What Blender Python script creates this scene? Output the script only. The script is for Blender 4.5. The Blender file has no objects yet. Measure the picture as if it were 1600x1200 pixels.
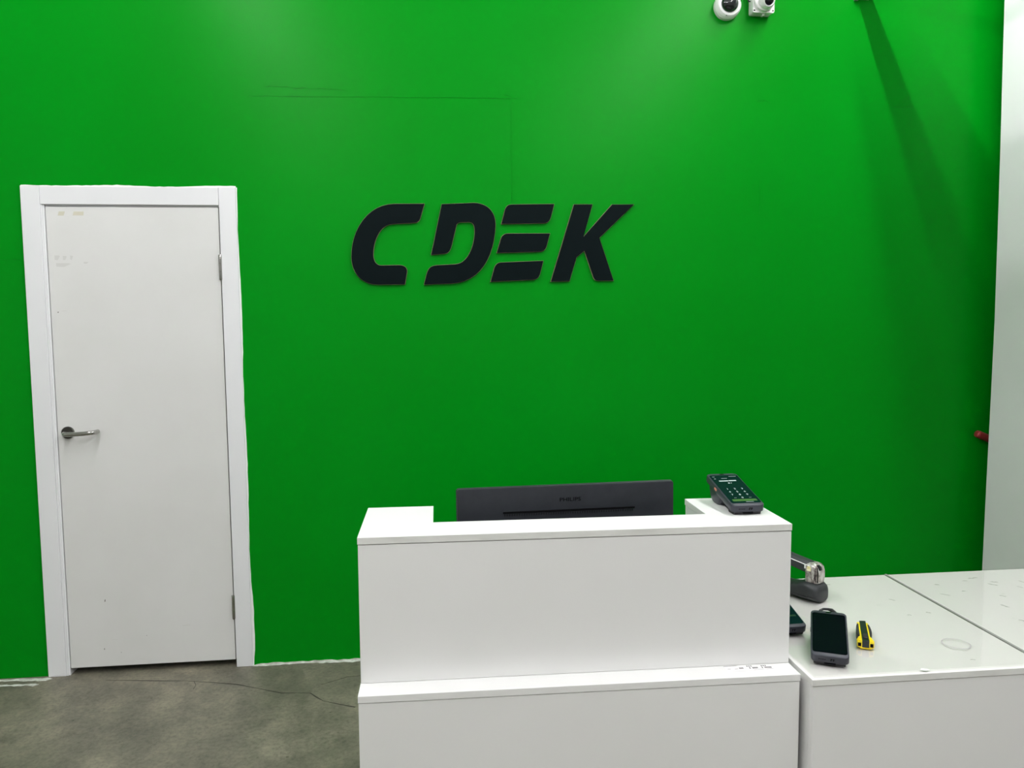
import bpy, bmesh, math, random
from mathutils import Vector, Matrix
random.seed(7)
C = bpy.context.scene.collection
SC = bpy.context.scene

# ------------------------------------------------------------------ camera
cam_d = bpy.data.cameras.new('camera'); cam = bpy.data.objects.new('camera', cam_d); C.objects.link(cam)
F_PX = 1222.0145
cam_d.sensor_width = 36.0; cam_d.lens = F_PX / 1600.0 * 36.0
cam_d.clip_start = 0.05; cam_d.clip_end = 60
yaw, pit, rol = 0.10769, 0.08069, -0.00927
Fv = Vector((math.sin(yaw)*math.cos(pit), math.cos(yaw)*math.cos(pit), -math.sin(pit)))
Rv = Vector((math.cos(yaw), -math.sin(yaw), 0)); Uv = Rv.cross(Fv)
R2 = math.cos(rol)*Rv + math.sin(rol)*Uv; U2 = -math.sin(rol)*Rv + math.cos(rol)*Uv
cam.matrix_world = Matrix(((R2.x, U2.x, -Fv.x, 0), (R2.y, U2.y, -Fv.y, -3.50089), (R2.z, U2.z, -Fv.z, 1.52771), (0, 0, 0, 1)))
SC.camera = cam

# ------------------------------------------------------------------ world, exposure
w = bpy.data.worlds.new('world'); SC.world = w; w.use_nodes = True
w.node_tree.nodes['Background'].inputs[0].default_value = (0.9, 0.95, 1, 1)
w.node_tree.nodes['Background'].inputs[1].default_value = 0.02
SC.view_settings.view_transform = 'Standard'; SC.view_settings.look = 'None'
SC.view_settings.gamma = 1.0; SC.view_settings.use_curve_mapping = False
SC.view_settings.exposure = 0.0
LAMP_STRENGTH = 203.0
LAMPS = ((-1.05, -5.9, -0.55), (1.766, -5.9, -0.32), (4.85, -1.3, -0.45))
LAMP_Z = 3.575

# ------------------------------------------------------------------ materials
def mat(name, col, rough=0.5, metal=0.0, spec=0.5, emit=None, es=1.0, coat=0.0):
    m = bpy.data.materials.new(name); m.use_nodes = True
    b = m.node_tree.nodes['Principled BSDF']
    b.inputs['Base Color'].default_value = (*col, 1); b.inputs['Roughness'].default_value = rough
    b.inputs['Metallic'].default_value = metal; b.inputs['Specular IOR Level'].default_value = spec
    if coat: b.inputs['Coat Weight'].default_value = coat; b.inputs['Coat Roughness'].default_value = 0.05
    if emit: b.inputs['Emission Color'].default_value = (*emit, 1); b.inputs['Emission Strength'].default_value = es
    return m
def nodes(m): return m.node_tree.nodes, m.node_tree.links, m.node_tree.nodes['Principled BSDF']
def noise(m, scale, detail=4, rough=0.55, coord='Object', stretch=None):
    n, l, b = nodes(m)
    tc = n.new('ShaderNodeTexCoord'); t = n.new('ShaderNodeTexNoise')
    t.inputs['Scale'].default_value = scale; t.inputs['Detail'].default_value = detail; t.inputs['Roughness'].default_value = rough
    if stretch:
        mp = n.new('ShaderNodeMapping'); mp.inputs['Scale'].default_value = stretch
        l.new(tc.outputs[coord], mp.inputs[0]); l.new(mp.outputs[0], t.inputs['Vector'])
    else: l.new(tc.outputs[coord], t.inputs['Vector'])
    return t
def ramp(m, fac, stops):
    n, l, b = nodes(m); r = n.new('ShaderNodeValToRGB')
    e = r.color_ramp.elements
    while len(e) < len(stops): e.new(0.5)
    for k, (p, c) in enumerate(stops):
        e[k].position = p; e[k].color = (*c, 1)
    l.new(fac, r.inputs[0]); return r
def mixc(m, mode, fac, a, bcol):
    n, l, b = nodes(m); x = n.new('ShaderNodeMix'); x.data_type = 'RGBA'; x.blend_type = mode
    if isinstance(fac, float): x.inputs[0].default_value = fac
    else: l.new(fac, x.inputs[0])
    l.new(a, x.inputs[6]); l.new(bcol, x.inputs[7]); return x.outputs[2]
def bump(m, fac, strength=0.2, dist=0.002, prev=None):
    n, l, b = nodes(m); x = n.new('ShaderNodeBump'); x.inputs['Strength'].default_value = strength; x.inputs['Distance'].default_value = dist
    l.new(fac, x.inputs['Height'])
    if prev: l.new(prev.outputs[0], x.inputs['Normal'])
    l.new(x.outputs[0], b.inputs['Normal']); return x
def subtle(m, c0, c1, scale, bumps=0.0, **k):
    n, l, b = nodes(m); t = noise(m, scale, **k); r = ramp(m, t.outputs[0], [(0.35, c0), (0.65, c1)])
    l.new(r.outputs[0], b.inputs['Base Color'])
    if bumps:
        t2 = noise(m, scale*14, 3); bump(m, t2.outputs[0], bumps, 0.001)
    return m

M = {}
# green wall paint: satin, roller texture and filled joints show as fine relief
g = M['green'] = mat('green_paint', (0.0, 0.245, 0.008), 0.31, spec=0.07)
n, l, b = nodes(g)
t = noise(g, 1.1, 3); r = ramp(g, t.outputs[0], [(0.3, (0.0, 0.232, 0.0065)), (0.7, (0.0, 0.255, 0.0085))]); l.new(r.outputs[0], b.inputs['Base Color'])
t2 = noise(g, 170, 2); b1 = bump(g, t2.outputs[0], 0.10, 0.0015)
t3 = noise(g, 5.0, 4); b2 = bump(g, t3.outputs[0], 0.10, 0.012, b1)
M['white_wall'] = subtle(mat('white_plaster', (0.8, 0.82, 0.8), 0.65), (0.84, 0.825, 0.835), (0.87, 0.855, 0.865), 3.0, 0.18)
M['room_wall'] = mat('grey_plaster', (0.62, 0.62, 0.61), 0.8)
M['ceiling'] = mat('ceiling_white', (0.7, 0.7, 0.7), 0.8)
# concrete floor
c = M['concrete'] = mat('concrete', (0.2, 0.19, 0.16), 0.5, spec=0.35)
n, l, b = nodes(c)
t = noise(c, 2.2, 6, 0.62); r = ramp(c, t.outputs[0], [(0.32, (0.125, 0.120, 0.092)), (0.5, (0.185, 0.172, 0.132)), (0.66, (0.260, 0.236, 0.182))])
tt = noise(c, 9, 9, 0.72, stretch=(1, 0.75, 1)); r2 = ramp(c, tt.outputs[0], [(0.30, (0.62, 0.62, 0.62)), (0.50, (0.95, 0.95, 0.94)), (0.72, (1.25, 1.23, 1.18))])
o1 = mixc(c, 'MULTIPLY', 1.0, r.outputs[0], r2.outputs[0])
vo = n.new('ShaderNodeTexVoronoi'); vo.inputs['Scale'].default_value = 9; tc = n.new('ShaderNodeTexCoord'); l.new(tc.outputs['Object'], vo.inputs['Vector'])
r3 = ramp(c, vo.outputs['Distance'], [(0.035, (0.35, 0.34, 0.3)), (0.06, (1, 1, 1))])
t5 = noise(c, 60, 6, 0.7); r5 = ramp(c, t5.outputs[0], [(0.30, (0.66, 0.66, 0.66)), (0.5, (1.0, 1.0, 1.0)), (0.72, (1.22, 1.21, 1.18))])
o1 = mixc(c, 'MULTIPLY', 1.0, o1, r5.outputs[0])
o2 = mixc(c, 'MULTIPLY', 0.7, o1, r3.outputs[0])
l.new(o2, b.inputs['Base Color'])
bb = bump(c, tt.outputs[0], 0.35, 0.003)
r4 = ramp(c, t.outputs[0], [(0.3, (0.42,)*3), (0.7, (0.62,)*3)]); l.new(r4.outputs[0], b.inputs['Roughness'])

M['door'] = subtle(mat('door_white', (0.76, 0.75, 0.74), 0.45), (0.735, 0.73, 0.715), (0.77, 0.765, 0.755), 2.5, 0.05)
M['casing'] = mat('casing_white', (0.82, 0.82, 0.84), 0.4)
M['sealant'] = mat('sealant_white', (0.88, 0.88, 0.87), 0.6)
M['gap_shade'] = mat('gap_shade', (0.02, 0.02, 0.02), 0.8)
M['tape_mark'] = mat('tape_residue', (0.64, 0.61, 0.50), 0.6)
M['scuff'] = mat('scuff_mark', (0.665, 0.66, 0.64), 0.7)
M['scratch'] = mat('scratch_grey', (0.40, 0.39, 0.36), 0.7)
M['speck'] = mat('dark_speck', (0.10, 0.08, 0.07), 0.7)
s = M['steel'] = mat('brushed_steel', (0.42, 0.41, 0.39), 0.20, 1.0)
M['dark_steel'] = mat('dark_steel', (0.085, 0.082, 0.075), 0.30, 1.0)
M['galv'] = subtle(mat('galvanised', (0.6, 0.61, 0.62), 0.4, 0.9), (0.5, 0.51, 0.52), (0.68, 0.68, 0.69), 40)
M['laminate'] = subtle(mat('white_laminate', (0.8, 0.8, 0.78), 0.38), (0.755, 0.75, 0.74), (0.78, 0.775, 0.765), 1.6)
M['lam_edge'] = subtle(mat('laminate_edging', (0.72, 0.72, 0.69), 0.42), (0.65, 0.65, 0.62), (0.74, 0.74, 0.715), 9, stretch=(1, 1, 3))
M['letter'] = mat('letter_black', (0.0025, 0.0065, 0.0075), 0.45, spec=0.06)
M['mdf'] = mat('letter_board', (0.30, 0.26, 0.15), 0.7)
M['cam_white'] = mat('camera_white', (0.82, 0.82, 0.81), 0.35)
M['dome'] = mat('smoked_dome', (0.006, 0.007, 0.008), 0.06, coat=0.5)
M['lens'] = mat('lens_black', (0.004, 0.004, 0.006), 0.08)
M['black_plastic'] = subtle(mat('black_plastic', (0.022, 0.024, 0.028), 0.42, spec=0.28), (0.021, 0.023, 0.029), (0.026, 0.028, 0.035), 30, 0.05)
M['slot'] = mat('slot_black', (0.002, 0.002, 0.003), 0.7, spec=0.1)
M['grille'] = mat('grille_black', (0.012, 0.013, 0.015), 0.6, spec=0.15)
M['grey_plastic'] = mat('terminal_grey', (0.034, 0.036, 0.048), 0.38, spec=0.35)
M['scan_grey'] = subtle(mat('scanner_grey', (0.03, 0.033, 0.035), 0.48, spec=0.35), (0.024, 0.027, 0.029), (0.032, 0.035, 0.037), 40, 0.05)
M['screen_off'] = mat('screen_off', (0.002, 0.002, 0.005), 0.10, spec=0.05)
M['screen_on'] = mat('screen_on', (0.003, 0.006, 0.007), 0.10, spec=0.09, emit=(0.0, 0.010, 0.011), es=1.0)
M['screen_text'] = mat('screen_text', (0.1, 0.1, 0.1), 0.4, emit=(0.62, 0.82, 0.78), es=0.75)
M['screen_dim'] = mat('screen_text_dim', (0.1, 0.1, 0.1), 0.4, emit=(0.30, 0.45, 0.42), es=0.5)
M['screen_green'] = mat('screen_green', (0.02, 0.05, 0.01), 0.3, emit=(0.03, 0.10, 0.015), es=1.0)
M['screen_green_dim'] = mat('screen_green_dim', (0.0, 0.01, 0.004), 0.3, emit=(0.002, 0.022, 0.006), es=1.0)
M['joint'] = mat('joint_grey', (0.25, 0.25, 0.235), 0.6)
M['orange'] = mat('button_orange', (0.78, 0.27, 0.20), 0.4)
M['yellow'] = mat('yellow_plastic', (0.86, 0.66, 0.01), 0.35)
M['rubber'] = mat('black_rubber', (0.016, 0.015, 0.018), 0.6)
M['blade_steel'] = mat('knife_channel', (0.035, 0.042, 0.045), 0.3, 0.6)
M['red'] = subtle(mat('red_enamel', (0.24, 0.02, 0.025), 0.35), (0.19, 0.016, 0.02), (0.27, 0.025, 0.03), 20)
M['ink'] = mat('ink', (0.06, 0.055, 0.06), 0.7)
M['ink_pale'] = mat('ink_pale', (0.38, 0.36, 0.37), 0.7)
M['paper'] = mat('paper_label', (0.83, 0.815, 0.81), 0.6)
M['lamp'] = mat('lamp_diffuser', (0.9, 0.9, 0.9), 0.5, emit=(0.99, 0.985, 1.0), es=LAMP_STRENGTH)
M['paint_white'] = subtle(mat('paint_residue', (0.62, 0.63, 0.58), 0.8), (0.45, 0.45, 0.40), (0.75, 0.76, 0.72), 30)
M['crack'] = mat('crack_dark', (0.045, 0.042, 0.034), 0.9)
tp = M['tape'] = mat('silver_tape', (0.55, 0.54, 0.5), 0.22, 0.35)
n, l, b = nodes(tp); t = noise(tp, 60, 5, 0.65, stretch=(1.6, 1, 0.6))
r = ramp(tp, t.outputs[0], [(0.36, (0.05, 0.04, 0.04)), (0.46, (0.26, 0.23, 0.21)), (0.56, (0.50, 0.48, 0.45)), (0.70, (0.74, 0.73, 0.69))]); l.new(r.outputs[0], b.inputs['Base Color']); bump(tp, t.outputs[0], 0.5, 0.003)
M['tape_yellow'] = subtle(mat('yellowed_tape', (0.6, 0.52, 0.2), 0.3), (0.5, 0.42, 0.12), (0.8, 0.76, 0.55), 90, 0.3)
# table top: white laminate with scratches and smudges
tb = M['table'] = mat('table_laminate', (0.78, 0.79, 0.75), 0.4)
n, l, b = nodes(tb); t = noise(tb, 22, 8, 0.72, stretch=(1, 1.8, 1)); r = ramp(tb, t.outputs[0], [(0.27, (0.50, 0.51, 0.46)), (0.35, (0.80, 0.765, 0.76)), (0.6, (0.82, 0.785, 0.785))]); l.new(r.outputs[0], b.inputs['Base Color'])
# thin clear glass
gl = bpy.data.materials.new('clear_glass'); gl.use_nodes = True; M['glass'] = gl
nt = gl.node_tree; nt.nodes.clear(); out = nt.nodes.new('ShaderNodeOutputMaterial'); mx = nt.nodes.new('ShaderNodeMixShader')
fr = nt.nodes.new('ShaderNodeFresnel'); fr.inputs[0].default_value = 1.5
tr = nt.nodes.new('ShaderNodeBsdfTransparent'); tr.inputs[0].default_value = (0.955, 0.96, 0.95, 1)
gs = nt.nodes.new('ShaderNodeBsdfGlossy'); gs.inputs['Roughness'].default_value = 0.03
ge = nt.nodes.new('ShaderNodeNewGeometry'); iv = nt.nodes.new('ShaderNodeMath'); iv.operation = 'SUBTRACT'; iv.inputs[0].default_value = 1.0
ml = nt.nodes.new('ShaderNodeMath'); ml.operation = 'MULTIPLY'; nt.links.new(ge.outputs['Backfacing'], iv.inputs[1]); nt.links.new(iv.outputs[0], ml.inputs[0]); nt.links.new(fr.outputs[0], ml.inputs[1])
nt.links.new(ml.outputs[0], mx.inputs[0]); nt.links.new(tr.outputs[0], mx.inputs[1]); nt.links.new(gs.outputs[0], mx.inputs[2]); nt.links.new(mx.outputs[0], out.inputs[0])

# ------------------------------------------------------------------ mesh helpers
def finish(name, bm, m, parent=None, smooth=None, loc=None, rot=None):
    bmesh.ops.recalc_face_normals(bm, faces=bm.faces[:])
    me = bpy.data.meshes.new(name); bm.to_mesh(me); bm.free()
    for k in (m if isinstance(m, (list, tuple)) else [m]): me.materials.append(M[k] if isinstance(k, str) else k)
    if smooth:
        me.shade_smooth(); me.set_sharp_from_angle(angle=math.radians(smooth))
    o = bpy.data.objects.new(name, me); C.objects.link(o)
    if parent: o.parent = parent
    if loc: o.location = loc
    if rot: o.rotation_euler = rot
    return o
def tag(o, label=None, cat=None, group=None, kind=None):
    if label: o['label'] = label
    if cat: o['category'] = cat
    if group: o['group'] = group
    if kind: o['kind'] = kind
    return o
def thing(name, loc=(0, 0, 0), rz=0, **k):
    o = bpy.data.objects.new(name, None); C.objects.link(o); o.location = loc; o.rotation_euler = (0, 0, rz); o.empty_display_size = 0.1
    return tag(o, **k)
def box(bm, x0, x1, y0, y1, z0, z1, bev=0.0, seg=1):
    b2 = bmesh.new()
    v = [b2.verts.new(p) for p in ((x0,y0,z0),(x1,y0,z0),(x1,y1,z0),(x0,y1,z0),(x0,y0,z1),(x1,y0,z1),(x1,y1,z1),(x0,y1,z1))]
    for f in ((0,3,2,1),(4,5,6,7),(0,1,5,4),(1,2,6,5),(2,3,7,6),(3,0,4,7)): b2.faces.new([v[i] for i in f])
    if bev: bmesh.ops.bevel(b2, geom=b2.edges[:], offset=bev, segments=seg, affect='EDGES', profile=0.5)
    merge(bm, b2); return bm
def merge(bm, b2, mtx=None):
    if mtx: bmesh.ops.transform(b2, matrix=mtx, verts=b2.verts[:])
    me = bpy.data.meshes.new('tmp'); b2.to_mesh(me); b2.free(); bm.from_mesh(me); bpy.data.meshes.remove(me)
def bx(name, m, parent, x0, x1, y0, y1, z0, z1, bev=0.001, seg=1):
    return finish(name, box(bmesh.new(), x0, x1, y0, y1, z0, z1, bev, seg), m, parent, smooth=40 if seg > 1 else None)
def prism(pts, h0, h1, axis='Z', bev=0.0, seg=2, angle=None):
    """polygon pts (2D) extruded between h0 and h1. axis Z: pts=(x,y); Y: pts=(x,z); X: pts=(y,z)"""
    bm = bmesh.new()
    def P(p, h): return {'Z': (p[0], p[1], h), 'Y': (p[0], h, p[1]), 'X': (h, p[0], p[1])}[axis]
    a = [bm.verts.new(P(p, h0)) for p in pts]; c_ = [bm.verts.new(P(p, h1)) for p in pts]
    k = len(pts)
    bm.faces.new(a); bm.faces.new(c_[::-1])
    for i in range(k): bm.faces.new((a[i], c_[i], c_[(i+1) % k], a[(i+1) % k]))
    bmesh.ops.recalc_face_normals(bm, faces=bm.faces[:])
    if bev:
        es = [e for e in bm.edges if len(e.link_faces) == 2 and e.calc_face_angle(0) > (angle or 0.7)]
        bmesh.ops.bevel(bm, geom=es, offset=bev, segments=seg, affect='EDGES', profile=0.5)
    return bm
def rrect(x0, x1, y0, y1, r, k=5):
    pts = []
    for cx, cy, a0 in ((x1-r, y0+r, -90), (x1-r, y1-r, 0), (x0+r, y1-r, 90), (x0+r, y0+r, 180)):
        for i in range(k+1):
            a = math.radians(a0 + 90*i/k); pts.append((cx + r*math.cos(a), cy + r*math.sin(a)))
    return pts
def lathe(prof, seg=40, axis='Z', caps=True):
    """prof list of (radius, height)"""
    bm = bmesh.new(); rings = []
    for r, h in prof:
        if r < 1e-6: rings.append([bm.verts.new((0, 0, h))])
        else: rings.append([bm.verts.new((r*math.cos(2*math.pi*i/seg), r*math.sin(2*math.pi*i/seg), h)) for i in range(seg)])
    for a, c_ in zip(rings, rings[1:]):
        for i in range(seg):
            j = (i+1) % seg
            q = [a[i % len(a)], a[j % len(a)], c_[j % len(c_)], c_[i % len(c_)]]
            u = []
            for v in q:
                if v not in u: u.append(v)
            if len(u) > 2: bm.faces.new(u)
    if caps:
        for rg in (rings[0], rings[-1]):
            if len(rg) > 2: bm.faces.new(rg)
    if axis == 'Y': bmesh.ops.transform(bm, matrix=Matrix.Rotation(math.radians(90), 4, 'X'), verts=bm.verts[:])   # height -> -Y
    return bm
def tube(path, rad, seg=14, bm=None):
    bm = bm or bmesh.new(); path = [Vector(p) for p in path]; rings = []; up = None
    for i, p in enumerate(path):
        d = (path[min(i+1, len(path)-1)] - path[max(i-1, 0)]).normalized()
        if up is None: up = Vector((0, 0, 1)) if abs(d.z) < 0.9 else Vector((1, 0, 0))
        s_ = d.cross(up).normalized(); up = s_.cross(d).normalized()
        r = rad[i] if isinstance(rad, (list, tuple)) else rad
        rings.append([bm.verts.new(p + s_*r*math.cos(2*math.pi*k/seg) + up*r*math.sin(2*math.pi*k/seg)) for k in range(seg)])
    for a, c_ in zip(rings, rings[1:]):
        for k in range(seg): bm.faces.new((a[k], a[(k+1) % seg], c_[(k+1) % seg], c_[k]))
    bm.faces.new(rings[0][::-1]); bm.faces.new(rings[-1]); return bm
def loft(secs, seg=28, ex=3.0, axis='X'):
    """secs: (s, centre_a, centre_b, width_a, width_b); ring in the plane across the axis"""
    bm = bmesh.new(); rings = []
    for s_, ca, cb, wa, wb in secs:
        ring = []
        for k in range(seg):
            a = 2*math.pi*k/seg; ca_, sa_ = math.cos(a), math.sin(a)
            u = ca + wa/2*math.copysign(abs(ca_)**(2/ex), ca_); v = cb + wb/2*math.copysign(abs(sa_)**(2/ex), sa_)
            ring.append(bm.verts.new({'X': (s_, u, v), 'Z': (u, v, s_), 'Y': (u, s_, v)}[axis]))
        rings.append(ring)
    for a, c_ in zip(rings, rings[1:]):
        for k in range(seg): bm.faces.new((a[k], a[(k+1) % seg], c_[(k+1) % seg], c_[k]))
    bm.faces.new(rings[0]); bm.faces.new(rings[-1]); return bm
def bez(path):
    """path: ('M',p) ('L',p) ('C',c1,c2,p) -> polyline"""
    pts = []
    for cmd in path:
        if cmd[0] in 'ML': pts.append(cmd[1])
        else:
            p0 = pts[-1]; c1, c2, p3 = cmd[1:]
            for i in range(1, 13):
                t_ = i/12; u = 1-t_
                pts.append(tuple(u**3*p0[k] + 3*u*u*t_*c1[k] + 3*u*t_*t_*c2[k] + t_**3*p3[k] for k in (0, 1)))
    return pts
def offset_poly(pts, d):
    k = len(pts); area = sum(pts[i][0]*pts[(i+1) % k][1] - pts[(i+1) % k][0]*pts[i][1] for i in range(k)); sg = 1 if area > 0 else -1
    res = []
    for i in range(k):
        a = Vector(pts[i-1]); p = Vector(pts[i]); c_ = Vector(pts[(i+1) % k])
        d1 = (p-a).normalized(); d2 = (c_-p).normalized()
        n1 = Vector((d1.y, -d1.x))*sg; n2 = Vector((d2.y, -d2.x))*sg
        bis = (n1+n2)
        if bis.length < 1e-6: bis = n1
        bis.normalize(); k_ = d/max(0.5, bis.dot(n1)); res.append(tuple(p + bis*k_))
    return res
def text_bm(s_, size, depth):
    cu = bpy.data.curves.new('txt', 'FONT'); cu.body = s_; cu.size = size; cu.extrude = depth; cu.align_x = 'CENTER'; cu.align_y = 'CENTER'; cu.resolution_u = 3
    o = bpy.data.objects.new('txt', cu); C.objects.link(o)
    dg = bpy.context.evaluated_depsgraph_get(); me = bpy.data.meshes.new_from_object(o.evaluated_get(dg))
    bm = bmesh.new(); bm.from_mesh(me); bpy.data.objects.remove(o); bpy.data.meshes.remove(me); bpy.data.curves.remove(cu); return bm
def xf(bm, mtx): bmesh.ops.transform(bm, matrix=mtx, verts=bm.verts[:]); return bm
def strip(path, half, z, thick, axis='Z'):
    """ribbon along a 2D polyline; half = list or number"""
    L, Rr = [], []
    for i, p in enumerate(path):
        a = Vector(path[max(i-1, 0)]); c_ = Vector(path[min(i+1, len(path)-1)]); d = (c_-a).normalized(); nn = Vector((-d.y, d.x))
        h = half[i] if isinstance(half, (list, tuple)) else half
        L.append(tuple(Vector(p)+nn*h)); Rr.append(tuple(Vector(p)-nn*h))
    return prism(L+Rr[::-1], z, z+thick, axis)

# ================================================================== SETTING
XL, XR, YF, HC = -4.6, 6.4, -7.2, 4.05
DX0, DX1, DZ = -1.5891, -0.8691, 2.0283      # door opening inside the casing
fl = finish('floor', box(bmesh.new(), XL-0.2, XR+0.2, YF-0.2, 0.9, -0.1, 0.0), 'concrete'); tag(fl, 'grey concrete floor with cracks and worn patches', 'floor', kind='structure')
bm = bmesh.new(); hx0, hx1, hz = DX0-0.012, DX1+0.012, DZ+0.012
box(bm, XL-0.2, hx0, 0, 0.14, 0, HC); box(bm, hx1, XR+0.2, 0, 0.14, 0, HC); box(bm, hx0, hx1, 0, 0.14, hz, HC)
bmesh.ops.remove_doubles(bm, verts=bm.verts[:], dist=1e-5)
wb = finish('wall_back', bm, 'green'); tag(wb, 'tall wall painted glossy green behind the counter', 'wall', kind='structure')
tag(finish('wall_left', box(bmesh.new(), XL-0.2, XL, YF, 0.0, 0, HC), 'room_wall'), 'pale plaster wall on the far left side of the room', 'wall', kind='structure')
tag(finish('wall_right', box(bmesh.new(), XR, XR+0.2, YF, 0.0, 0, HC), 'room_wall'), 'pale plaster wall on the far right side of the room', 'wall', kind='structure')
tag(finish('wall_front', box(bmesh.new(), XL-0.2, XR+0.2, YF-0.2, YF, 0, HC), 'room_wall'), 'pale plaster wall opposite the green wall', 'wall', kind='structure')
tag(finish('ceiling', box(bmesh.new(), XL-0.2, XR+0.2, YF-0.2, 0.14, HC, HC+0.1), 'ceiling'), 'white ceiling above the lamps', 'ceiling', kind='structure')
tag(finish('trim_1', box(bmesh.new(), -1.9, -0.5, 0.88, 0.9, 0, 2.4), 'room_wall'), 'plain wall of the room behind the closed door', 'wall', kind='structure')

# filled joints in the plaster of the green wall (fine ridges)
def ridge(path, half, name='plaster_joint', th=0.0012):
    return finish(name, strip(path, half, -th, th+0.001, 'Y'), 'green', wb)
def jit(p0, p1, k, amp, seed):
    rr = random.Random(seed); return [(p0[0]+(p1[0]-p0[0])*i/k, p0[1]+(p1[1]-p0[1])*i/k + rr.uniform(-amp, amp)) for i in range(k+1)]
ridge(jit((-0.73, 2.489), (0.42, 2.503), 14, 0.0012, 1), 0.0020)
ridge(jit((0.36, 2.515), (0.42, 2.505), 5, 0.003, 2), 0.003)
ridge(jit((-0.66, 2.532), (-0.34, 2.520), 14, 0.006, 3), 0.0012)
ridge([(0.388+random.uniform(-.001, .001), 2.50-0.04*i) for i in range(14)], 0.0022)
ridge(jit((2.17, 2.500), (2.26, 2.501), 4, 0.001, 4), 0.0014)
ridge(jit((1.51, 2.513), (1.575, 2.512), 7, 0.004, 5), 0.002)
ridge([(1.53+random.uniform(-.002, .002), 2.16-0.03*i) for i in range(6)], 0.0012)
ridge(jit((-1.85, 1.805), (-1.67, 1.802), 6, 0.001, 6), 0.0014)

# white plaster column close to the green wall (left face seen at a grazing angle)
bm = bmesh.new()
zs = [0, 0.3, 0.7, 1.1, 1.5, 1.9, 2.3, 2.65, 2.95, 3.4, HC]; off = [-.004, -.0035, .000, .005, .009, .0065, .003, -.002, -.0055, -.006, -.006]
rings = []
for z, o_ in zip(zs, off):
    x0 = 2.6248 + o_; e = 0.006
    ring = [(x0+e, -0.1), (x0, -0.1-e), (x0, -0.56+e), (x0+e, -0.56), (3.12, -0.56), (3.12, -0.1)]
    rings.append([bm.verts.new((x, y, z)) for x, y in ring])
for a, c_ in zip(rings, rings[1:]):
    for i in range(6): bm.faces.new((a[i], a[(i+1) % 6], c_[(i+1) % 6], c_[i]))
bm.faces.new(rings[0]); bm.faces.new(rings[-1])
tag(finish('trim_2', bm, 'white_wall'), 'white plaster column at the right end of the green wall', 'column', kind='structure')

# cracks and paint residue on the floor
cr = [(-1.40,-.074),(-1.30,-.088),(-1.1656,-.110),(-1.05,-.125),(-.9136,-.1605),(-.83,-.185),(-.7399,-.2298),(-.68,-.262),(-.6242,-.2903),(-.56,-.297),(-.5053,-.3055),(-.475,-.345),(-.4439,-.3795),(-.38,-.415),(-.31,-.4496)]
finish('crack', strip(cr, [0.001+0.0012*((i*7) % 3) for i in range(len(cr))], 0.0, 0.0004), 'crack', fl)
finish('crack', strip([(-.47,-.235),(-.42,-.205),(-.37,-.175),(-.33,-.172),(-.27,-.16)], [.0008,.0012,.0016,.0012,.001], 0.0, 0.0004), 'crack', fl)
finish('crack', strip([(-1.02,-.13),(-1.0,-.17),(-1.0,-.21)], .0009, 0.0, 0.0004), 'crack', fl)
def blob(pts, name='paint_residue'):
    q = []; r_ = random.Random(len(pts)*7)
    for a, c_ in zip(pts, pts[1:]+pts[:1]):
        k = max(1, int(math.hypot(c_[0]-a[0], c_[1]-a[1])/.015)); q.append(a)
        for i in range(1, k): q.append((a[0]+(c_[0]-a[0])*i/k, a[1]+(c_[1]-a[1])*i/k + r_.uniform(-.0045, .0045)))
    return finish(name, prism([(x, min(y, -.0005)) for x, y in q], 0.0, 0.0012), 'paint_white', fl)
blob([(-2.3,-.012),(-2.0,-.010),(-1.80,-.012),(-1.70,-.020),(-1.665,-.015),(-1.64,-.028),(-1.66,-.045),(-1.72,-.040),(-1.80,-.030),(-2.0,-.030),(-2.3,-.034)])
blob([(-2.3,-.052),(-1.95,-.060),(-1.84,-.062),(-1.74,-.072),(-1.69,-.070),(-1.67,-.080),(-1.69,-.094),(-1.71,-.085),(-1.80,-.078),(-1.95,-.070),(-2.3,-.068)])
blob([(-.80,-.002),(-.60,-.001),(-.40,-.001),(-.2,-.001),(.6,-.001),(.6,-.010),(-.2,-.014),(-.33,-.022),(-.36,-.030),(-.40,-.018),(-.46,-.022),(-.55,-.012),(-.70,-.016),(-.80,-.014)])
# irregular unpainted foot of the wall
wp = [(-.79, 0), (.5, 0)] + [(.5-1.29*i/50, .0045+random.uniform(-.0035, .004)) for i in range(51)]
finish('unpainted_strip', prism(wp, -0.0012, 0.0005, 'Y'), 'paint_white', wb)

# ------------------------------------------------------------------ door
dr = thing('door_1', (0, 0, 0), label='white flush door with white casing and steel lever handle', cat='door', kind='structure')
CX0, CX1, CZ = -1.663, -0.7992, 2.1047
CF = -0.012
bx('casing_side', 'casing', dr, CX0, DX0, CF, 0.0, 0.0, CZ, 0.0015)
bx('casing_side', 'casing', dr, DX1, CX1, CF, 0.0, 0.0, CZ, 0.0015)
bx('casing_head', 'casing', dr, DX0+0.0012, DX1-0.0012, CF+0.0005, 0.0, DZ, CZ-0.002, 0.0015)
bx('jamb', 'casing', dr, DX0-0.011, DX0+0.0145, -0.004, 0.10, 0.0, DZ+0.010, 0.001)
bx('jamb', 'casing', dr, DX1-0.002, DX1+0.011, -0.002, 0.10, 0.0, DZ+0.010, 0.001)
bx('jamb_head', 'casing', dr, DX0+0.015, DX1-0.003, 0.004, 0.10, DZ-0.006, DZ+0.010, 0.001)
bx('door_stop', 'casing', dr, DX0+0.0005, DX0+0.008, -0.009, -0.0042, 0.0, DZ, 0.001)
LX0, LX1, LZ0, LZ1 = DX0+0.0178, DX1-0.0055, 0.032, DZ-0.0085
leaf = bx('leaf', 'door', dr, LX0, LX1, -0.004, 0.034, LZ0, LZ1, 0.0012)
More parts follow.
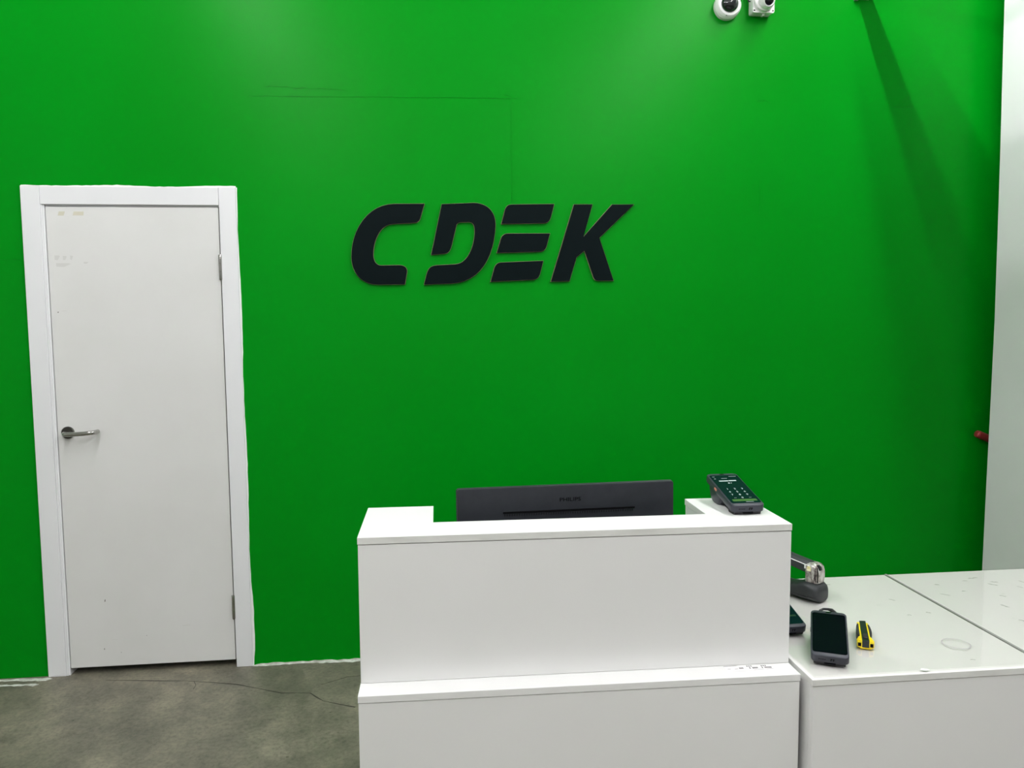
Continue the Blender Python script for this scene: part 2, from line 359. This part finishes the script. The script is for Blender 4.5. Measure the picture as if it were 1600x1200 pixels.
bx('gap_shade_sheet', 'gap_shade', dr, LX0-0.02, LX1+0.01, 0.036, 0.046, 0.045, LZ1+0.01, 0)  # black sheet painting in the shade of the gaps around the leaf
# residue of tape and scuffs on the leaf
def mark(m, pts, name): return finish(name, prism(pts, -0.0044, -0.0038, 'Y'), m, leaf)
mark('tape_mark', [(-1.523,1.983),(-1.500,1.983),(-1.494,2.000),(-1.518,2.000)], 'tape_mark')
mark('tape_mark', [(-1.464,1.984),(-1.421,1.984),(-1.419,2.000),(-1.459,2.000)], 'tape_mark')
for x, z, ww, hh in ((-1.545,1.800,.022,.018),(-1.512,1.800,.016,.016),(-1.483,1.801,.012,.016),(-1.540,1.772,.06,.014),(-1.43,1.785,.02,.006)):
    mark('scuff', [(x,z),(x+ww*.5,z-.002),(x+ww,z+hh*.8),(x+ww*.8,z+hh),(x,z+hh)], 'scuff_mark')
for x, z, ww, hh in ((-1.418,.322,.004,.012),(-1.430,.107,.003,.008),(-1.10,.198,.038,.0025),(-1.545,1.578,.004,.006),(-1.528,1.585,.018,.003),(-1.36,.09,.002,.004),(-1.25,.16,.002,.004),(-1.40,.15,.03,.0015)):
    mark('speck' if ww < .006 else 'scuff', [(x,z),(x+ww,z+hh*.2),(x+ww,z+hh),(x+ww*.3,z+hh*.8)], 'scratch')
# white sealant bead with a ragged edge around the casing
rr = random.Random(3)
z_ = [i*CZ/60 for i in range(61)]
side = [(CX1-0.001, z) for z in z_]; outer = [(CX1+0.0045+0.0025*math.sin(z*9)+rr.uniform(-.0012,.0012)+(0.004 if .05 < z < .35 else 0), z) for z in z_]
finish('sealant_bead', prism(side+outer[::-1], -0.003, 0.0005, 'Y'), 'sealant', dr)
x_ = [CX0+(CX1-CX0)*i/50 for i in range(51)]
side = [(x, CZ-0.001) for x in x_]; outer = [(x, CZ+0.0035+0.003*math.sin(x*14+1)*(1 if x > -1.3 else .5)+rr.uniform(-.001,.001)) for x in x_]
finish('sealant_bead', prism(side+outer[::-1], -0.003, 0.0005, 'Y'), 'sealant', dr)
side = [(CX0+0.001, z) for z in z_]; outer = [(CX0-0.0022+rr.uniform(-.0008,.0008), z) for z in z_]
finish('sealant_bead', prism(side+outer[::-1], -0.003, 0.0005, 'Y'), 'sealant', dr)
# lever handle
hx, hz_ = -1.529, 1.0695
hd = finish('handle', lathe([(0.0, 0.0), (0.0262, 0.0), (0.0262, 0.006), (0.0235, 0.0095), (0.012, 0.0105), (0.0, 0.0105)], 36, 'Y'), 'dark_steel', dr, 35, (hx, -0.004, hz_))
tag(hd, 'brushed steel lever handle')
path = [(0, -.008, 0), (0, -.030, 0)]
for i in range(1, 9): a = math.radians(90*i/8); path.append((0.022*(1-math.cos(a)), -.034-.022*math.sin(a)+.004*0, -0.001*i/8))
path += [(.05, -.0565, -.001), (.085, -.056, 0.0005)]
for i in range(1, 9): a = math.radians(90*i/8); path.append((0.098+0.025*math.sin(a), -.0555+.025*(1-math.cos(a)), 0.002+0.001*i/8))
path += [(.1235, -.014, .003), (.1235, -.010, .003)]
finish('lever', tube(path, 0.0095, 18), 'steel', hd, 40)
# hinges
for z0, z1 in ((1.712, 1.8205), (0.2204, 0.3281)):
    hg = finish('hinge', lathe([(0, 0), (.0055, 0), (.0068, .004), (.0068, .036), (.0058, .0365), (.0058, .0375), (.0068, .038), (.0068, .070), (.0058, .0705), (.0058, .0715), (.0068, .072), (.0068, z1-z0-.004), (.0055, z1-z0), (0, z1-z0)], 20), 'steel', dr, 35, (-0.8725, -0.0125, z0))
    bx('hinge_plate', 'dark_steel', hg, -0.0085, 0.0045, 0.0052, 0.0075, 0.002, z1-z0-0.002, 0.0003)

# ================================================================== SIGN
sg = thing('wall_sign', (0, 0, 0), label='black italic block letters reading CDEK mounted on the green wall', cat='sign')
def LW(p):   # crop pixels -> wall metres (measured on the wall plane)
    x, y = p
    X = -0.3737 + 0.00085283*x + 0.0000085*y; Z = 2.0942 - 0.000850*y + 0.0000040*x
    return (X, Z)
letters = {
 'C': [[('M',(437,65)),('L',(415,135)),('C',(410,152),(400,160),(378,161)),('L',(272,167)),('C',(205,170),(170,260),(170,325)),('C',(170,358),(185,378),(210,378)),('L',(298,377)),('C',(330,378),(342,392),(338,415)),('L',(326,475)),('L',(185,475)),('C',(110,473),(58,420),(60,335)),('C',(62,200),(150,66),(285,66))]],
 'D': [[('M',(526,67)),('L',(690,60)),('C',(775,62),(805,120),(800,180)),('C',(790,330),(720,470),(560,473)),('L',(424,477)),('L',(440,420)),('C',(450,390),(465,381),(490,379)),('L',(590,374)),('C',(665,368),(695,250),(692,195)),('C',(690,165),(680,157),(660,157)),('L',(620,158)),('C',(605,160),(600,165),(597,178)),('L',(572,275)),('C',(563,308),(552,318),(530,319)),('L',(465,324))]],
 'E': [[('M',(1110,65)),('L',(1092,130)),('C',(1084,155),(1075,162),(1050,163)),('L',(832,167)),('L',(852,95)),('C',(860,75),(868,69),(890,68))],
       [('M',(1085,217)),('L',(1068,278)),('C',(1060,302),(1052,310),(1025,311)),('L',(805,316)),('L',(827,245)),('C',(835,225),(845,218),(868,217))],
       [('M',(1048,359)),('L',(1030,425)),('C',(1022,450),(1010,456),(985,457)),('L',(770,465)),('L',(790,395)),('C',(800,370),(812,366),(835,366))]],
 'K': [[('M',(1215,67)),('L',(1313,66)),('L',(1263,235)),('L',(1418,67)),('L',(1535,66)),('L',(1348,240)),('L',(1422,465)),('L',(1340,465)),('C',(1322,464),(1318,455),(1312,440)),('L',(1268,307)),('L',(1225,340)),('L',(1186,466)),('L',(1087,467))]],
}
for ch, strokes in letters.items():
    for st in strokes:
        pts = [LW(p) for p in bez(st)]
        o = finish('letter' if ch != 'E' else 'letter_bar', prism(pts, -0.0125, -0.008, 'Y'), 'letter', sg)
        finish('letter_backing', prism(offset_poly(pts, 0.0014), -0.0085, 0.0, 'Y'), 'mdf', o)

# ================================================================== SECURITY CAMERAS, STRUT, PIPE
dc = thing('dome_camera', (1.358, 0, 2.917), label='round white dome security camera with smoked cover on green wall', cat='camera')
finish('base', lathe([(0, 0), (.0585, 0), (.0595, .006), (.0590, .022), (.0570, .0235), (.0570, .0255), (.0585, .027), (.0565, .036), (.049, .0445), (.041, .047), (.038, .045), (0, .045)], 56, 'Y'), 'cam_white', dc, 30)
finish('dome', lathe([(.0385*math.cos(math.radians(a)), .044+.030*math.sin(math.radians(a))) for a in range(0, 90, 9)] + [(0, .074)], 48, 'Y'), 'dome', dc, 60)
for a in (255, 15, 135):
    finish('screw', lathe([(0, 0), (.0028, 0), (.0028, .0012), (0, .0012)], 12, 'Y'), 'lens', dc, None, (.0505*math.cos(math.radians(a)), -.0418, .0505*math.sin(math.radians(a))))
tc_ = thing('turret_camera', (1.511, 0, 2.940), label='white turret security camera on a square junction box', cat='camera')
finish('junction_box', prism(rrect(-.048, .048, -.058, .056, .007), -.046, -.001, 'Y', .0015, 1), 'cam_white', tc_, 30)
finish('box_lid', prism(rrect(-.050, .050, -.060, .058, .008), -.053, -.047, 'Y', .001, 1), 'cam_white', tc_, 30)
for sx in (-1, 1):
    for sz in (-1, 1):
        finish('screw', lathe([(0, 0), (.0032, 0), (.0032, .0012), (0, .0012)], 12, 'Y'), 'lens', tc_, None, (sx*.0425, -.0529, sz*.050-.001))
tr_ = finish('mount_ring', lathe([(0, 0), (.046, 0), (.047, .006), (.045, .016), (.040, .020), (0, .020)], 48, 'Y'), 'cam_white', tc_, 35, (-0.002, -.053, -.012))
ba = finish('camera_ball', lathe([(.0, -.034)] + [(.036*math.cos(math.radians(a)), .036*math.sin(math.radians(a))) for a in range(-70, 50, 10)] + [(.024, .027), (.0205, .0245), (0, .0245)], 48, 'Y'), 'cam_white', tr_, 30, (0.004, -.026, -.006), (0.34, 0, 0.05))
finish('lens', lathe([(0, .0246), (.0200, .0246), (.0192, .0275), (.012, .0290), (0, .0296)], 36, 'Y'), 'lens', ba, 40)
bx('latch', 'cam_white', tc_, .0, .010, -.040, -.020, -.067, -.0585, .001)
finish('cable', tube([(-.052, -.020, .030), (-.062, -.020, .022), (-.069, -.018, .030), (-.070, -.016, .060), (-.066, -.013, .13)], .0035, 10), 'cam_white', tc_, 60)
finish('cable', tube([(-.053, -.030, -.005), (-.059, -.030, -.006), (-.064, -.027, .006), (-.061, -.022, .05), (-.058, -.013, .13)], .003, 10), 'black_plastic', tc_, 60)

sb = thing('steel_strut', (2.0055, 0, 2.972), label='galvanised steel strut sticking out high above the right side of green wall', cat='strut')
bm = bmesh.new()
for a in ((-.0265, .0265, YF, 0, 0, .003), (-.0265, -.0235, YF, 0, .003, .041), (.0235, .0265, YF, 0, .003, .041), (-.0265, -.010, YF, 0, .041, .044), (.010, .0265, YF, 0, .041, .044)): box(bm, *a)
finish('channel', bm, 'galv', sb)
bm = bmesh.new(); box(bm, -.046, -.027, -.030, -.001, -.006, -.003, .0004); box(bm, -.046, -.043, -.030, -.001, -.003, .05, .0004); box(bm, -.046, -.0268, -.004, -.001, -.003, .05)
finish('bracket', bm, 'galv', sb)

blocker = thing('light_blocker', (0, 0, 3.017), label='added unseen grey light blocker lying on the steel strut above the desks', cat='blocker')  # added out of view to shade the lower right of the green wall
finish('blocker_floor', prism([(1.895, -0.70), (2.14, -0.70), (2.14, -5.4), (1.770, -5.4)], 0, .003), 'galv', blocker)  # left edge skewed to soften the shade it casts
finish('blocker_side', prism([(1.895, -0.70), (1.898, -0.70), (1.773, -5.4), (1.770, -5.4)], .003, .018), 'galv', blocker)
finish('blocker_side', prism([(2.137, -0.70), (2.14, -0.70), (2.14, -5.4), (2.137, -5.4)], .003, .018), 'galv', blocker)

rp = thing('red_pipe', (2.6165, -.036, .9675), label='end of a dark red pipe poking out behind the white column', cat='pipe')
finish('pipe', tube([(0, 0, 0), (.003, 0, -.0012), (.012, .001, -.005), (.16, .004, -.065), (.34, .006, -.15)], [.012, .0165, .0185, .0185, .0185], 24), 'red', rp, 45)
bm = lathe([(.0188, -.01), (.022, -.01), (.022, .01), (.0188, .01)], 24); xf(bm, Matrix.Translation((.25, .005, -.108)) @ Matrix.Rotation(math.radians(112), 4, 'Y')); box(bm, .235, .265, .024, .0355, -.120, -.096)
finish('clamp', bm, 'galv', rp, 40)

# ================================================================== LAMPS
for i, (x, y0, y1) in enumerate(LAMPS):
    lp = thing('linear_lamp', (x, 0, LAMP_Z), label=('long white tube lamp hanging over the door', 'long white tube lamp hanging over the counter', 'long white tube lamp hanging right of the column', 'long white tube lamp hanging at the far left of the room')[i], cat='lamp', group='ceiling tube lamps')
    bx('housing', 'cam_white', lp, -.016, .016, y0, y1, .012, .05, .003)
    finish('diffuser', prism([(-.012, .0118), (-.012, -.002), (-.008, -.008), (.008, -.008), (.012, -.002), (.012, .0118)], y0+.01, y1-.01, 'Y'), 'lamp', lp)
    for k in range(4):
        yy = y0+.3+k*(y1-y0-.6)/3
        finish('suspension_wire', tube([(0, yy, .049), (0, yy, HC-LAMP_Z)], .0015, 6), 'galv', lp)

# ================================================================== COUNTER
OX, OY = 0.3, -1.83
ct = thing('reception_counter', (OX, OY, 0), -0.0137, label='white laminate reception counter with raised U-shaped top shelf', cat='counter')
ct.rotation_euler = (0, 0.0028, -0.0137)
kL, kR, kY, kB, lY, nL, nR, nY, k1, k2 = -.1575-OX, .8017-OX, -1.8555-OY, -1.5874-OY, -1.9119-OY, .0024-OX, .6409-OX, -1.7457-OY, 1.0713, .7501
wbk = -1.30-OY
E = 0.0008
bx('worktop', 'laminate', ct, kL, kR, lY, wbk, k2-.0155, k2, E)
bx('lower_front_panel', 'laminate', ct, kL+.001, kR-.001, lY+.0015, lY+.0175, 0.0, k2-.0170, E)
for x0 in (kL+.001, kR-.017): bx('lower_side_panel', 'laminate', ct, x0, x0+.016, lY+.0180, wbk-.002, 0.0, k2-.0160, E)
bx('upper_front_panel', 'laminate', ct, kL+.001, kR-.001, kY+.0015, kY+.0175, k2+.0004, k1-.0172, E)
for x0 in (kL+.001, kR-.017): bx('upper_side_panel', 'laminate', ct, x0, x0+.016, kY+.018, kB-.001, k2+.0004, k1-.0160, E)
for x0 in (nL-.018, nR+.002): bx('inner_side_panel', 'laminate', ct, x0, x0+.016, nY+.004, kB-.001, k2+.0004, k1-.0160, E)
U = [(kL, kY), (kR, kY), (kR, kB), (nR, kB), (nR, nY), (nL, nY), (nL, kB), (kL, kB)]
bm = prism(U, k1-.0155, k1, 'Z', E, 1)
tp_ = finish('top_shelf', bm, ['laminate', 'lam_edge'], ct)
for p in tp_.data.polygons:
    if abs(p.normal.z) < 0.3: p.material_index = 1
# printed sticker on the ledge
la = math.radians(-1.5)
def LL(u, v): return (.6985-OX+u*math.cos(la)-v*math.sin(la), -1.8735-OY+u*math.sin(la)+v*math.cos(la))
sk = finish('sticker', prism([LL(*p) for p in ((-.050, -.013), (.02, -.0145), (.060, -.0115), (.057, .0135), (-.052, .0155))], k2-.0001, k2+.0002), 'paper', ct)
rr = random.Random(12)
def ink(m, marks):
    bm = bmesh.new()
    for u0, u1, v0, v1 in marks: merge(bm, prism([LL(u0, v0), LL(u1, v0+.0008), LL(u1, v1), LL(u0, v1-.0006)], k2+.0001, k2+.0004))
    return tag(finish('print', bm, m, sk), kind='stuff')
mk = []
for u0, cnt in ((.000, 3), (.033, 3)):
    for k in range(cnt): mk.append((u0+k*.0045, u0+k*.0045+.0022, .0092, .0148))
for u0, cnt in ((-.0195, 3), (.0035, 1), (.0105, 4), (.032, 1), (.0385, 5)):
    for k in range(cnt): mk.append((u0+k*.0033, u0+k*.0033+.0022, rr.uniform(-.001, .0006), .0068))
mk.append((-.052, -.022, .0138, .0152))
ink('ink', mk)
ink('ink_pale', [(-.047, -.040, -.0005, .0018), (-.031, -.023, -.0005, .0018), (-.040, .028, -.0108, -.0098), (.010, .035, -.0058, -.0040), (.039, .056, -.0052, -.0034), (.0245, .027, .0018, .0026)])

# ================================================================== MONITOR
mo = thing('computer_monitor', (.336, -1.625, .7505), .011, label='black computer monitor seen from behind in the counter recess', cat='monitor')
mo.rotation_euler = (0, -0.007, 0.011)
MT = 1.1255-.7505
sh = finish('back_shell', prism(rrect(-.2690, .2690, .056, MT, .006), -.016, -.007, 'Y', .0012, 2), 'black_plastic', mo, 35)
finish('bezel', prism(rrect(-.2705, .2705, .054, MT+.0010, .007), -.007, -.001, 'Y', .0012, 1), 'black_plastic', mo, 35)
finish('screen', prism(rrect(-.262, .262, .070, MT-.006, .002), -.0012, -.0004, 'Y'), 'screen_off', mo)
finish('rear_housing', prism([(-.016, .075), (-.034, .085), (-.034, MT-.150), (-.016, MT-.1)], -.215, .215, 'X', .006, 2), 'black_plastic', mo, 40)
bx('vent_slot', 'slot', sh, -.158, .170, -.0178, -.0160, MT-.0635, MT-.0590, .0005)
bm = bmesh.new()
for k in range(54): box(bm, -.155+k*.006, -.153+k*.006, -.0175, -.0160, MT-.070, MT-.0642)
tag(finish('vent_grille', bm, 'grille', sh), kind='stuff')
bm = text_bm('PHILIPS', .0135, .0006); xf(bm, Matrix.Translation((.008, -.0163, MT-.035)) @ Matrix.Rotation(math.radians(90), 4, 'X') @ Matrix.Scale(1.25, 4, (1, 0, 0)))
finish('raised_lettering', bm, 'slot', sh)
finish('stand_neck', prism([(-.044, .004), (-.012, .004), (-.014, .14), (-.036, .14)], -.035, .035, 'X', .003, 2), 'black_plastic', mo, 40)
finish('stand_base', prism(rrect(-.12, .12, -.085, .095, .03), 0, .007, 'Z', .002, 1), 'black_plastic', mo, 40)

# ================================================================== TABLES WITH GLASS SHEETS
TX, TY, TA = .783, -1.916, -.0068
tF, tB, tZ = -1.9526-TY, -1.3183-TY, .7506
def table(x0, x1, label, glabel, gi=.0085):
    t = thing('desk', (TX, TY, 0), TA, label=label, cat='desk', group='white desks beside the counter')
    x0 -= TX; x1 -= TX
    o = bx('desktop', ['table', 'lam_edge'], t, x0, x1, tF, tB, tZ-.0145, tZ, .0006)
    for p in o.data.polygons:
        if abs(p.normal.z) < 0.3: p.material_index = 1
    bx('front_panel', 'laminate', t, x0+.0025, x1-.001, tF+.0020, tF+.018, 0, tZ-.0162, .0006)
    bx('side_panel', 'laminate', t, x0+.0025, x0+.0185, tF+.0185, tB-.01, 0, tZ-.0148, .0006)
    bx('side_panel', 'laminate', t, x1-.017, x1-.001, tF+.0185, tB-.01, 0, tZ-.0148, .0006)
    gsh = finish('glass_sheet', box(bmesh.new(), x0+gi, x1-.0005, tF+.0085, tB-.004, tZ+.0001, tZ+.0041, .0004), 'glass', None, None, (TX, TY, 0), (0, 0, TA))
    tag(gsh, glabel, 'glass', 'clear glass sheets on the desks')
    return t, gsh
t1_, g1 = table(.8124, 1.3590, 'white desk next to the counter with scanner and knife on it', 'clear glass sheet under the yellow knife and scanner')
t2_, g2 = table(1.3657, 1.9152, 'empty scuffed white desk at the right edge below the column', 'clear glass sheet on the empty desk at the right edge', .0003)
bx('joint_strip', 'joint', t2_, 1.3591-TX, 1.3656-TX, tF+.001, tB-.001, tZ-.014, tZ+.0030, 0)
ZT = tZ + .0042
# ring mark and chip on the glass, scratches on the desk
rg = lathe([(.0292, 0), (.0312, 0), (.0312, .0003), (.0292, .0003)], 48, caps=False)
o = finish('ring_mark', rg, M['ink_pale'], g1, None, (1.2345-TX, -1.822-TY, ZT-.0001))
o = finish('chip', prism([(-.012, 0), (-.002, -.004), (.010, -.001), (.004, .004), (-.006, .008)], 0, .0006), M['sealant'], g1, None, (1.077-TX, -1.944-TY, ZT-.0003))
rr = random.Random(21)
def scr(parent, x, y, ln, a, wd):
    pts = [(x + ln*(k/4-.5)*math.cos(a) + rr.uniform(-.002, .002), y + ln*(k/4-.5)*math.sin(a) + rr.uniform(-.002, .002)) for k in range(5)]
    return finish('scratch', strip(pts, [wd*.3, wd, wd*.6, wd, wd*.2], tZ-.0002, .00029), 'scratch', parent)
for x, y in ((1.46, -1.42), (1.50, -1.48), (1.43, -1.50), (1.56, -1.40), (1.60, -1.38), (1.64, -1.42), (1.68, -1.47), (1.66, -1.52), (1.58, -1.53), (1.72, -1.43), (1.53, -1.60), (1.60, -1.60), (1.50, -1.70), (1.62, -1.44)):
    scr(t2_, x-TX, y-TY, rr.uniform(.010, .032), rr.uniform(-1.2, .3), rr.uniform(.0016, .0040))
for x, y in ((1.26, -1.52), (1.30, -1.62), (1.24, -1.63), (1.15, -1.38), (1.22, -1.90), (1.06, -1.72)):
    scr(t1_, x-TX, y-TY, rr.uniform(.006, .018), rr.uniform(-1, .3), rr.uniform(.0012, .0024))

# ================================================================== PAYMENT TERMINALS
INC = .238
def terminal(loc, rz, label, lit, loop=False):
    t = thing('payment_terminal', loc, rz, label=label, cat='terminal', group='payment terminals')
    W, L_, TH = .0400, .177, .0185
    mt = Matrix.Translation((0, 0, .0240)) @ Matrix.Rotation(INC, 4, 'X')     # local frame of the slanted slab: top face z=0
    body = finish('body', xf(prism(rrect(-W, W, 0, L_, .011), -TH, 0, 'Z', .0028, 3), mt), 'grey_plastic', t, 35)
    finish('printer_housing', prism([(.082, .032), (.098, .006), (.108, .0), (.142, .0), (.158, .010), (.167, .030), (.165, .052), (.12, .045)], -.0335, .0335, 'X', .006, 3, .3), 'grey_plastic', t, 40)
    finish('front_foot', prism([(.010, .0), (.040, .0), (.046, .012), (.006, .008)], -.033, .033, 'X', .001, 1), 'rubber', t)
    s_ = finish('screen', xf(prism(rrect(-W+.0035, W-.0035, .012, L_-.012, .006), -.0005, .0007, 'Z'), mt), 'screen_on' if lit else 'screen_off', t)
    finish('sensor', xf(lathe([(0, 0), (.004, 0), (.004, .0005), (0, .0005)], 20), mt @ Matrix.Translation((0, L_-.006, 0)) @ Matrix.Scale(1.6, 4, (1, 0, 0)) @ Matrix.Scale(.6, 4, (0, 1, 0))), 'lens', t)
    fm = mt @ Matrix.Translation((0, 0, -TH/2))
    bm = bmesh.new()
    for x0, x1 in ((-.024, -.021), (-.0195, -.0175), (-.016, -.013), (-.0115, -.009)): box(bm, x0, x1, -.0004, .0006, -.0008, .0008)
    finish('speaker_slot', xf(bm, fm), 'slot', t)
    bm = bmesh.new()
    for x0, x1, z0, z1 in ((.001, .003, -.003, .003), (.003, .005, .001, .003), (.006, .008, -.003, .003), (.0085, .0095, -.001, .003)): box(bm, x0, x1, -.0004, .0006, z0, z1)
    finish('front_mark', xf(bm, fm), 'slot', t)
    finish('card_slot', xf(prism(rrect(-.012, .012, -.0008, .02, .0006), -TH-.0022, -TH+.001, 'Z'), mt), 'slot', t)
    bx_ = finish('side_button', xf(prism(rrect(.099, .113, -.0115, -.0055, .0025), -W-.0008, -W+.001, 'X'), mt), 'orange' if lit == 2 else 'rubber', t)
    if loop:
        finish('strap_loop', tube([(-.022, L_*.97, .056), (-.018, L_*.97+.014, .060), (-.011, L_*.97+.022, .062), (.000, L_*.97+.024, .062), (.008, L_*.97+.021, .061), (.014, L_*.97+.013, .059), (.021, L_*.965, .056)], [.003, .003, .0028, .0030, .005, .005, .004], 10), 'rubber', t, 60)
    if lit == 2:
        bm = bmesh.new()
        def tx(s__, size, u, v, key):
            b2 = text_bm(s__, size, .0001); return finish(key[0], xf(b2, mt @ Matrix.Translation((u, v, .0010))), key[1], s_)
        for k in range(10):
            r_, c_ = divmod(k, 3) if k < 9 else (3, 1)
            b2 = text_bm('1234567890'[k], .0098, .0001); merge(bm, b2, mt @ Matrix.Translation(((c_-1)*.0185, .086-r_*.0158, .0010)))
        tag(finish('keypad_digits', bm, 'screen_text', s_), kind='stuff')
        bm = bmesh.new()
        for x0, x1, y0, y1 in ((-.022, .001, .1285, .1335), (.003, .020, .1290, .1340)):
            xx = x0
            while xx < x1: box(bm, xx, xx+.0019, y0, y1, .0008, .0011); xx += .0024
        for x0, x1, y0, y1 in ((-.004, .0005, .1165, .1205), (.003, .005, .117, .1195)): box(bm, x0, x1, y0, y1, .0008, .0011)
        tag(finish('screen_heading', xf(bm, mt), 'screen_text', s_), kind='stuff')
        bm = bmesh.new()
        for x0, x1, y0, y1 in ((-.011, .003, .144, .1465), (-.031, -.025, .154, .1565), (-.030, -.026, .1425, .1455), (.012, .029, .1545, .157), (-.021, -.016, .0375, .039), (.016, .021, .0375, .039), (.000, .017, .0155, .0185)):
            xx = x0
            while xx < x1: box(bm, xx, xx+.0016, y0, y1, .0008, .0011); xx += .0021
        tag(finish('status_line', xf(bm, mt), 'screen_dim', s_), kind='stuff')
        finish('confirm_button', xf(prism(rrect(-.030, .030, .0205, .0305, .002), .0008, .0011), mt), 'screen_green', s_)
    elif lit == 1:
        finish('confirm_button', xf(prism(rrect(-.030, .030, .0405, .0475, .002), .0008, .0011), mt), 'screen_green_dim', s_)
    return t
terminal((.7393, -1.7776, 1.0702), .0146, 'grey payment terminal with lit keypad screen on the counter top', 2)
terminal((.8765, -1.9060, ZT), -.466, 'grey payment terminal with blank black screen beside the yellow knife', 0, True)
terminal((.8712, -1.7359, ZT), .0146, 'grey payment terminal half hidden behind the counter below the scanner', 1)

# ================================================================== BARCODE SCANNER IN ITS CRADLE
SX, SY, SA = 1.0655, -1.5230, math.radians(122.7)
cd = thing('scanner_cradle', (SX, SY, ZT), SA, label='dark grey scanner cradle on the desk beside the counter', cat='cradle')
secs = [(0.0, .034, .028), (.002, .050, .038), (.007, .062, .045), (.016, .070, .050), (.030, .074, .053), (.050, .073, .051), (.075, .066, .040), (.10, .060, .036), (.13, .056, .037), (.155, .050, .038), (.166, .034, .028), (.170, .018, .012)]
cb_ = finish('base', loft([(s_, 0, max(h/2, .0)+(.004 if i == 0 or i == len(secs)-1 else 0), w_, h) for i, (s_, w_, h) in enumerate(secs)], 36, 3.2), 'scan_grey', cd, 50)
finish('seam', loft([(s_, 0, .0145, w_+.0008, .0008) for s_, w_, h in secs[2:10]], 36, 3.2), 'slot', cb_)
for u in (-.012, .014): bx('rubber_foot', 'slot', cb_, .0045, .012, u-.004, u+.004, .0, .007, .001)
sc = thing('barcode_scanner', (SX, SY, ZT), SA, label='dark barcode scanner with tape-wrapped head standing in a cradle', cat='scanner')
# handle runs back from the head (local +X), slightly rising
mh = Matrix.Translation((.034, 0, .087)) @ Matrix.Rotation(math.radians(-7), 4, 'Y')
hb = finish('handle', xf(loft([(-.012, 0, 0, .030, .026), (0, 0, 0, .038, .032), (.02, 0, 0, .040, .034), (.05, 0, .001, .038, .033), (.09, 0, .003, .036, .032), (.125, 0, .003, .032, .028), (.135, 0, .003, .018, .016)], 28, 3.0), mh), 'scan_grey', sc, 50)
finish('trim_strip', xf(tube([(-.0, .0192, .0085), (.02, .0205, .009), (.05, .0198, .0095), (.09, .0186, .011), (.12, .0168, .011)], .0012, 8), mh), 'cam_white', hb, 60)
bx('tag', 'cam_white', hb, .045, .0485, .0185, .0215, .086, .096, .0006)
finish('neck', loft([(.0525, .031, 0, .030, .036), (.058, .031, 0, .032, .038), (.075, .033, 0, .038, .040), (.092, .036, 0, .040, .040)], 28, 3, 'Z'), 'scan_grey', sc, 50)
tw = finish('tape_wrap', loft([(.0505, .029, 0, .040, .043), (.060, .028, 0, .042, .045), (.080, .028, 0, .043, .045), (.093, .030, 0, .041, .043), (.100, .032, 0, .034, .036), (.103, .033, 0, .020, .022)], 32, 4.0, 'Z'), 'tape', sc, 50)
finish('tape_fold', tube([(.0095, .0190, .0535), (.0088, .0195, .060), (.0082, .0196, .080), (.0112, .0186, .095)], .0013, 6), 'slot', tw)
finish('scan_window', loft([(.087, .0120, .006, .010, .016), (.094, .0135, .006, .010, .018), (.100, .020, .006, .012, .015)], 20, 3, 'Z'), 'lens', tw, 40)
finish('yellowed_patch', loft([(.082, .034, .0185, .016, .009), (.092, .034, .0175, .016, .010), (.099, .034, .0135, .014, .009)], 20, 3, 'Z'), 'tape_yellow', tw, 50)

# ================================================================== UTILITY KNIFE
kn = thing('utility_knife', (1.0075, -1.8260, ZT), -.47, label='yellow and black utility knife lying on the glass', cat='knife')
hw = lambda y: .0112 + .0052*max(0, 1-abs(y-.010)/.022) - .0012*min(1, max(0, (y-.07)/.05))
ys = [i*.126/24 for i in range(25)]
def kslab(off_, z0, z1, m, name, y0=0, y1=.127, bev=.001):
    yy = [y for y in ys if y0 <= y <= y1]
    return finish(name, prism([(-hw(y)-off_, y) for y in yy] + [(hw(y)+off_, y) for y in yy[::-1]], z0, z1, 'Z', bev, 1), m, kn, 40)
kslab(.0030, .0020, .0165, 'yellow', 'body', 0, .127)
kslab(.0002, .0160, .0190, 'yellow', 'rail', 0, .120)
finish('channel', prism([(-.0078, .001), (.0078, .001), (.0072, .130), (-.0072, .127)], .0180, .0202, 'Z', .0004, 1), 'blade_steel', kn)
for s_ in (-1, 1):
    yy = [y for y in ys if .030 <= y <= .112]
    finish('grip', prism([(s_*(hw(y)-.0012), y) for y in yy] + [(s_*(hw(y)+.0052*max(0,math.sin(math.pi*(y-.030)/.083))**.4 + .0008), y) for y in yy[::-1]], .0, .0186, 'Z', .0008, 1), 'rubber', kn, 40)
bx('end_opening', 'slot', kn, -.0165, -.0095, -.0004, .004, .005, .0135, .0004)
bx('end_opening', 'slot', kn, .0095, .0165, -.0004, .004, .005, .0135, .0004)
bx('slider', 'rubber', kn, -.0050, .0050, .012, .036, .0198, .0228, .001)
bx('end_cap', 'blade_steel', kn, -.0076, .0076, -.0008, .006, .003, .0205, .0006)
finish('blade', prism([(-.0060, .124), (.0068, .124), (.0064, .131), (-.0060, .137)], .0150, .0158), 'blade_steel', kn)
kslab(-.002, .0, .0022, 'yellow', 'underside', 0, .12, 0)
